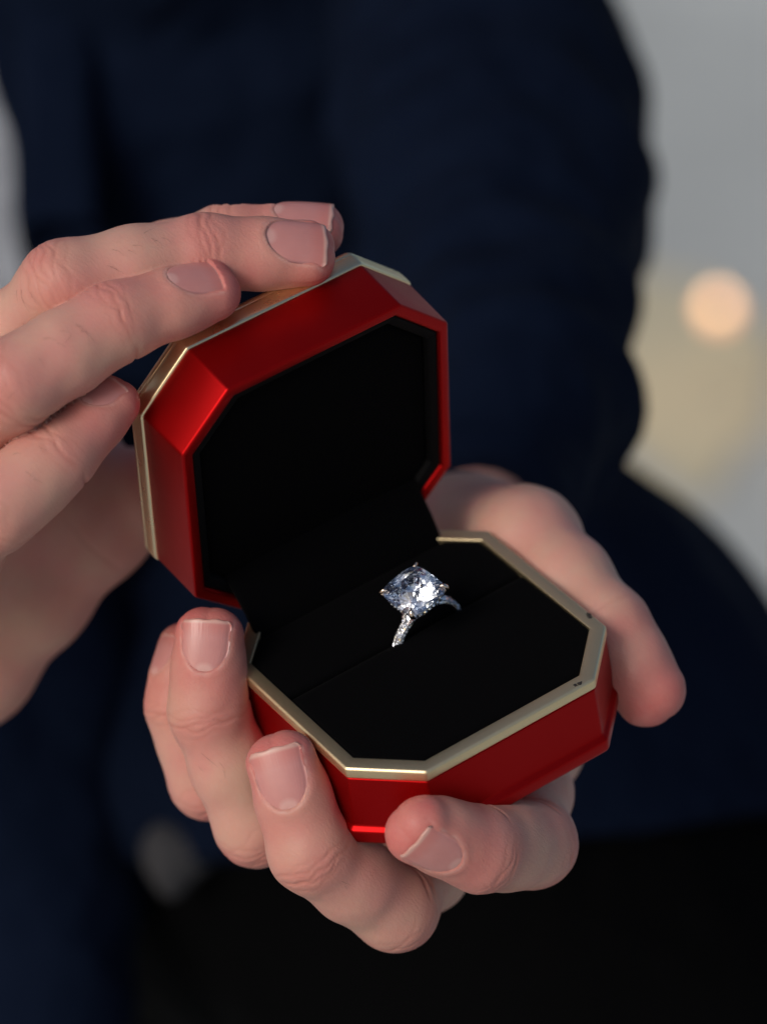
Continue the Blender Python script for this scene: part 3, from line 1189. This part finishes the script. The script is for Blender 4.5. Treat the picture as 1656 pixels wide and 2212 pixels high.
V, F = nets(fnb, (-480, -40 + 0, 620), (170, 660, 1580), 7.0, 4)
V = project(fnb, V, 1)
add_mesh(V * 0.001, F, np.zeros((len(V), 3)))
HV = np.concatenate(HV); HF = np.concatenate(HF); HA = np.concatenate(HA)
body = mesh_obj('body', HV, HF, M_SKIN, PERSON, attrs={'skin': HA}, off=PL)
for (V, F, A) in nails:
    mesh_obj('fingernail', toW(V), F, M_NAIL, body, attrs={'nail': A}, off=PL)
# eyes, hair
M_EYE = mat('eye', (0.06, 0.04, 0.03), 0.2)
M_HAIR = mat('dark_hair', (0.02, 0.014, 0.01), 0.6)
for sx in (-1, 1):
    V, F = blob(HEAD + np.array([sx * .03, -.066, .004]), 0.0115, (1, 1, 1), 0, 2)
    mesh_obj('eye', V, F, M_EYE, body, off=PL)
fnh = W2([(HEAD + [0, .035, .045], HEAD + [0, .06, .0], .088, .078)], 10)
V, F = nets(fnh, HEAD * 1000 - 140, HEAD * 1000 + 170, 6.0, 4)
keep = (V[F].mean(1)[:, 1] > (HEAD[1] - .03) * 1000) | (V[F].mean(1)[:, 2] > (HEAD[2] + .065) * 1000)
V = V + vnoise(V, .12, 3)[:, None] * 2
mesh_obj('hair', V * 0.001, F[keep], M_HAIR, PERSON, off=PL)

# fine hairs on the fingers
M_FH = mat('finger_hair', (0.05, 0.03, 0.022), 0.5)


def hair_on(hd, pts):
    parts = []
    rr_ = random.Random(5)
    for (vx, vy, Z, ax, ay) in pts:
        p = K(vx, vy, Z - 14.0)[None]
        dirn = np.array([0, 0, 1.0])
        for _ in range(30):
            p = p + dirn * hd.sdf(p)[0]
        g, _m = grad(hd.sdf, p)
        p = p[0]; g = g[0]
        t = nz([ax, ay, 0]); t = nz(t - t @ g * g)
        L = rr_.uniform(1.6, 2.9)
        pts_ = [p + t * L * k / 6 + g * (0.30 * math.sin(k / 6 * 2.4) * L * .5 + 0.0) + np.cross(t, g) * rr_.uniform(.25, .5) * (k / 6) ** 2 * L * .5 for k in range(7)]
        parts.append(tube(pts_, [0.022 * (1 - k / 8) for k in range(7)], 4))
    return join(parts)


xh = []
rr2 = random.Random(21)
for (x0, y0, x1, y1, n_) in ((200, 560, 330, 530, 5), (70, 770, 190, 700, 6), (-20, 960, 80, 1020, 4), (20, 640, 90, 610, 4)):
    for k in range(n_):
        t = rr2.random()
        xh.append((x0 + (x1 - x0) * t, y0 + (y1 - y0) * t + rr2.uniform(-26, 26), 676, .75 + rr2.uniform(-.3, .3), rr2.uniform(-.2, .7)))
hv, hf = hair_on(RH, [(305, 497, 682, .5, -.6), (322, 508, 682, .4, .8), (330, 512, 682, .6, .5), (343, 506, 682, .7, .4), (160, 700, 670, .7, .5), (180, 712, 670, .3, .9), (188, 722, 670, .6, .6), (150, 720, 670, -.4, .8),
                      (74, 960, 670, .4, .6), (80, 966, 670, .5, .3), (12, 862, 668, .4, -.7), (20, 700, 680, .4, .4), (36, 690, 680, .7, .2)] + xh)
mesh_obj('finger_hair', toW(np.array(hv)), hf, M_FH, body, kind='stuff', off=PL)
hv, hf = hair_on(LH, [(430, 1630, 700, .9, .3), (440, 1640, 700, .8, .3), (425, 1662, 700, .8, .2), (470, 1650, 700, .5, .5), (478, 1665, 700, .3, .6), (735, 1905, 690, .7, .4), (742, 1915, 690, .5, .5)])
mesh_obj('finger_hair', toW(np.array(hv)), hf, M_FH, body, kind='stuff', off=PL)

# ------------------------------------------------------------------ clothes


def cloth_mat(name, col, sc=1500):
    m = mat(name, col, 0.9, 0, spec=0.06)
    q = N(m)
    q.l(q.mix(q.noise(sc, 2), tuple(c * .8 for c in col), tuple(c * 1.25 for c in col)), q.b.inputs['Base Color'])
    q.l(q.bump(q.noise(14, 3), 0.03, 0.8), q.b.inputs['Normal'])
    return m


M_NAVY = cloth_mat('navy_wool', (0.0028, 0.0062, 0.0178))
M_TROUS = cloth_mat('dark_trouser_wool', (0.0004, 0.0005, 0.0008))
M_SHIRT = cloth_mat('white_shirt', (0.36, 0.39, 0.45))
M_SHIRT_SHADED = cloth_mat('shaded_white_shirt', (0.045, 0.045, 0.05))  # white shirt cloth in shadow, the shade put into the colour


def cloth(name, caps, k, lo, hi, h, m, cut=None, fold=0.0, fsc=0.05, label=None, seed=1):
    fn0 = W2(caps, k)
    if cut:
        fn = lambda p: np.maximum(fn0(p), cut(p))
    else:
        fn = fn0
    V, F = nets(fn, np.array(lo) * 1000, np.array(hi) * 1000, h, 4)
    V = project(fn, V, 1)
    if fold:
        g, _ = grad(fn0, V, 1.0)
        V = V + g * (fold * (np.abs(vnoise(V, fsc, seed)) - 0.4) + fold * .5 * vnoise(V, fsc * 2.3, seed + 4))[:, None]
    return mesh_obj(name, V * 0.001, F, m, PERSON, label=label, off=PL)


# sleeve of his left arm, right in the picture, with the wrinkled outline
sl_caps = [
    (C(955, -160, 1150), C(1058, 250, 1050), .043, .0430), (C(1058, 250, 1050), C(1078, 440, 1005), .0430, .0400),
    (C(1078, 440, 1005), C(1092, 690, 940), .0405, .0305), (C(1092, 690, 940), C(1105, 880, 890), .0290, .0278), (C(1105, 880, 890), C(1060, 1060, 848), .0278, .0195),
    (C(985, -160, 1150), SHL, .048, .062)]
cuff_p = C(1050, 1110, 838) * 1000
cuff_n = nz(C(1060, 1060, 848) - C(1105, 880, 890))
sleeve_l = cloth('sleeve', sl_caps, 6, (-.12, .05, .78), (.19, .62, 1.28), 4.5, M_NAVY, cut=lambda p: (p - cuff_p) @ cuff_n, fold=3.6, fsc=.075, seed=3)
sr_caps = [(WRR + nz(ELR - WRR) * .03, ELR, .030, .048), (ELR, SHR, .050, .062)]
cloth('sleeve', sr_caps, 8, (-.50, .0, .75), (-.2, .60, 1.30), 6, M_NAVY, fold=2.0)
# shirt and jacket body
tor = [((CX - .08, .52, 1.14), (CX - .07, .55, .68), .118, .118), ((CX + .08, .52, 1.14), (CX + .07, .55, .68), .118, .118), (SHL, SHR, .068, .068), ((CX, .50, 1.22), (CX, .46, 1.29), .064, .06)]
cloth('shirt', tor, 25, (-.45, .2, .58), (.15, .75, 1.36), 7, M_SHIRT, cut=lambda p: np.abs(p[:, 0] - CX * 1000) - 130, fold=1.0)
jk = [(a, b, ra + .010, rb + .010) for a, b, ra, rb in tor[:3]]


JA, JB = C(-38, 130, 1090), C(32, 650, 1090)
JN = np.cross(JB - JA, FWD); JN = JN / np.linalg.norm(JN)
JN = JN * np.sign(JN @ np.array([1.0, 0, 0]))


def jcut(p):
    # open front: the shirt shows left of the lapel edge, above the button
    left = (p - JA * 1000) @ JN                 # negative left of the edge
    reg = np.maximum(left, (CX * 1000 - 70) - p[:, 0])
    reg = np.maximum(reg, (C(0, 900, 1090)[2] * 1000) - p[:, 2])
    reg = np.maximum(reg, p[:, 1] - 560)
    return -reg


jacket = cloth('jacket', jk, 25, (-.47, .2, .50), (.17, .78, 1.34), 5, M_NAVY, cut=jcut, fold=6.0, fsc=.055, seed=9)
lapel_caps = None
# trousers: his left thigh crosses the frame at the lower right, the other leg kneels
HIPL, HIPR = np.array([CX + .09, .56, .62]), np.array([CX - .09, .56, .62])
KNL = C(1560, 2400, 1010)
KNR = np.array([CX - .12, .30, .12])
tr = [(HIPL, HIPR, .115, .115), (HIPL, C(960, 1700, 1060), .10, .090), (C(960, 1700, 1060), KNL, .090, .070), (KNL, KNL + [0.02, .06, -KNL[2] + .08], .062, .05), (HIPR, KNR, .095, .068), (KNR, KNR + [0, .40, -.04], .06, .045)]
sk = [(HIPL + [0.02, -.02, .04], C(960, 1700, 1056), .110, .100), (C(960, 1700, 1056), KNL, .100, .080)]
hem_p = C(1300, 1800, 960) * 1000
hem_n = nz(np.cross(C(1300, 1800, 960) - C(1656, 1765, 960), FWD))
hem_n = hem_n * np.sign(hem_n @ np.array([0, 0, -1.0]))
cloth('jacket_skirt', sk, 14, (-.2, .0, .2), (.42, .75, .95), 5, M_NAVY, cut=lambda p: (p - hem_p) @ hem_n, fold=5.0, fsc=.05, seed=7, label='jacket front draped over the thigh')
lc = []
for k in range(8):
    lc.append((C(60 + 15 * k, -250, 1092), C(95 + 15 * k, 980, 1078), .0045, .0045))
cloth('lapel', lc, 2, C(-150, 1100, 1150) - .03, C(400, -400, 1060) + .05, 3, M_NAVY, fold=.8, fsc=.08, seed=15, label='folded lapel edge beside the white shirt')
jf = [(C(x_, 1000, 1110), C(x_, 1500, 1030), .030, .030) for x_ in (-420, -280, -140, 0, 100)] + [(C(x_, 1500, 1030), C(x_ * .9 + 15, 2600, 985), .030, .018) for x_ in (-420, -280, -140, 0, 100)]
cloth('jacket_front', jf, 14, C(-800, 2900, 960) - .03, C(350, 850, 1110) + .08, 5, M_NAVY, fold=4.0, fsc=.06, seed=12, label='lower jacket front hanging at the lower left')
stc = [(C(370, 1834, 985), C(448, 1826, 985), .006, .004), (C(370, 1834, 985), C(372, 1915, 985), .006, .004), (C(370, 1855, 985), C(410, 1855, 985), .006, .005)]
cloth('shirt_tail', stc, 6, C(250, 2000, 985) - .03, C(500, 1700, 985) + .03, 3, M_SHIRT_SHADED, fold=0.6, label='corner of white shirt below the jacket, shade put into its grey')
cloth('trousers', tr, 14, (-.48, -.35, .0), (.42, .85, .80), 8, M_TROUS, fold=3.0, fsc=.03, seed=5)

# pavé stones go last: they need the whole ring frame
mesh_obj('pave_stones', bmV * 0.001, bmF, M_PAVESTONE, ring, smooth=False, kind='stuff')

# ------------------------------------------------------------------ things on the pavement behind
M_YEL = mat('painted_glow_yellow', (0.60, 0.545, 0.385), 0.8)  # lamp glow on the paving, put into the colour


def boxmesh(c, s, bev=0.01):
    bm = bmesh.new()
    bmesh.ops.create_cube(bm, size=1)
    for v_ in bm.verts:
        v_.co = Vector((v_.co.x * s[0], v_.co.y * s[1], v_.co.z * s[2]))
    bmesh.ops.bevel(bm, geom=bm.edges[:], offset=bev, segments=2, affect='EDGES')
    bm.verts.index_update()
    V = np.array([x.co[:] for x in bm.verts]) + np.array(c)
    F = [tuple(x.index for x in f_.verts) for f_ in bm.faces]
    bm.free()
    return V, F


def ground_at(vx, vy):
    d = C(vx, vy, 1000) - CAM
    return CAM + d * (CAM[2] / -d[2])


rn = random.Random(12)
g0 = ground_at(1475, 800)
V = [(g0[0], g0[1], 0.004)]
for k in range(40):
    a = 2 * math.pi * k / 40
    r = 1 + 0.12 * math.sin(3 * a + 1) + 0.06 * math.sin(7 * a)
    V.append((g0[0] + 0.075 * r * math.cos(a), g0[1] + 0.24 * r * math.sin(a), 0.004))
F = [(0, 1 + k, 1 + (k + 1) % 40) for k in range(40)]
mesh_obj('painted_lamp_pool', V, F, M_YEL, smooth=False, kind='structure')  # flat sheet standing in for the lamp's warm pool of light
dl = C(1550, 668, 1000) - CAM
lp_ = CAM + dl * ((CAM[2] - 0.085) / -dl[2])
lamp = empty('garden_lamp', 'small glowing orange lamp low over the pavement, right of the sleeve', 'lamp', (lp_[0], lp_[1], 0))
V, F = tube([(0, 0, 0), (0, 0, lp_[2] * .5), (0, 0, lp_[2] - .008)], 0.0015, 8)
mesh_obj('stake', V, F, mat('pale_metal', (.7, .6, .4), .5, .2), lamp)
V, F = blob((0, 0, 0.002), 0.014, (1, 1, .3), 3, 2)
mesh_obj('foot', V, F, mat('pale_base', (.7, .6, .4), .6, 0), lamp)
V, F = blob((0, 0, lp_[2]), 0.010, (1, 1, 1), 0, 3)
M_LAMP = bpy.data.materials.new('lamp_glow')
M_LAMP.use_nodes = True
b_ = M_LAMP.node_tree.nodes['Principled BSDF']
b_.inputs['Emission Color'].default_value = (1.0, 0.30, 0.05, 1)
b_.inputs['Emission Strength'].default_value = 1.9
mesh_obj('lamp_globe', V, F, M_LAMP, lamp)
pl_ = bpy.data.lights.new('lamp_light', 'POINT')
pl_.energy = 0.16
pl_.color = (1.0, 0.66, 0.28)
pl_.shadow_soft_size = 0.012
plo = bpy.data.objects.new('lamp_light', pl_)
COL.objects.link(plo)
plo.location = (lp_[0], lp_[1], lp_[2] + 0.03)
bpy.context.view_layer.update()
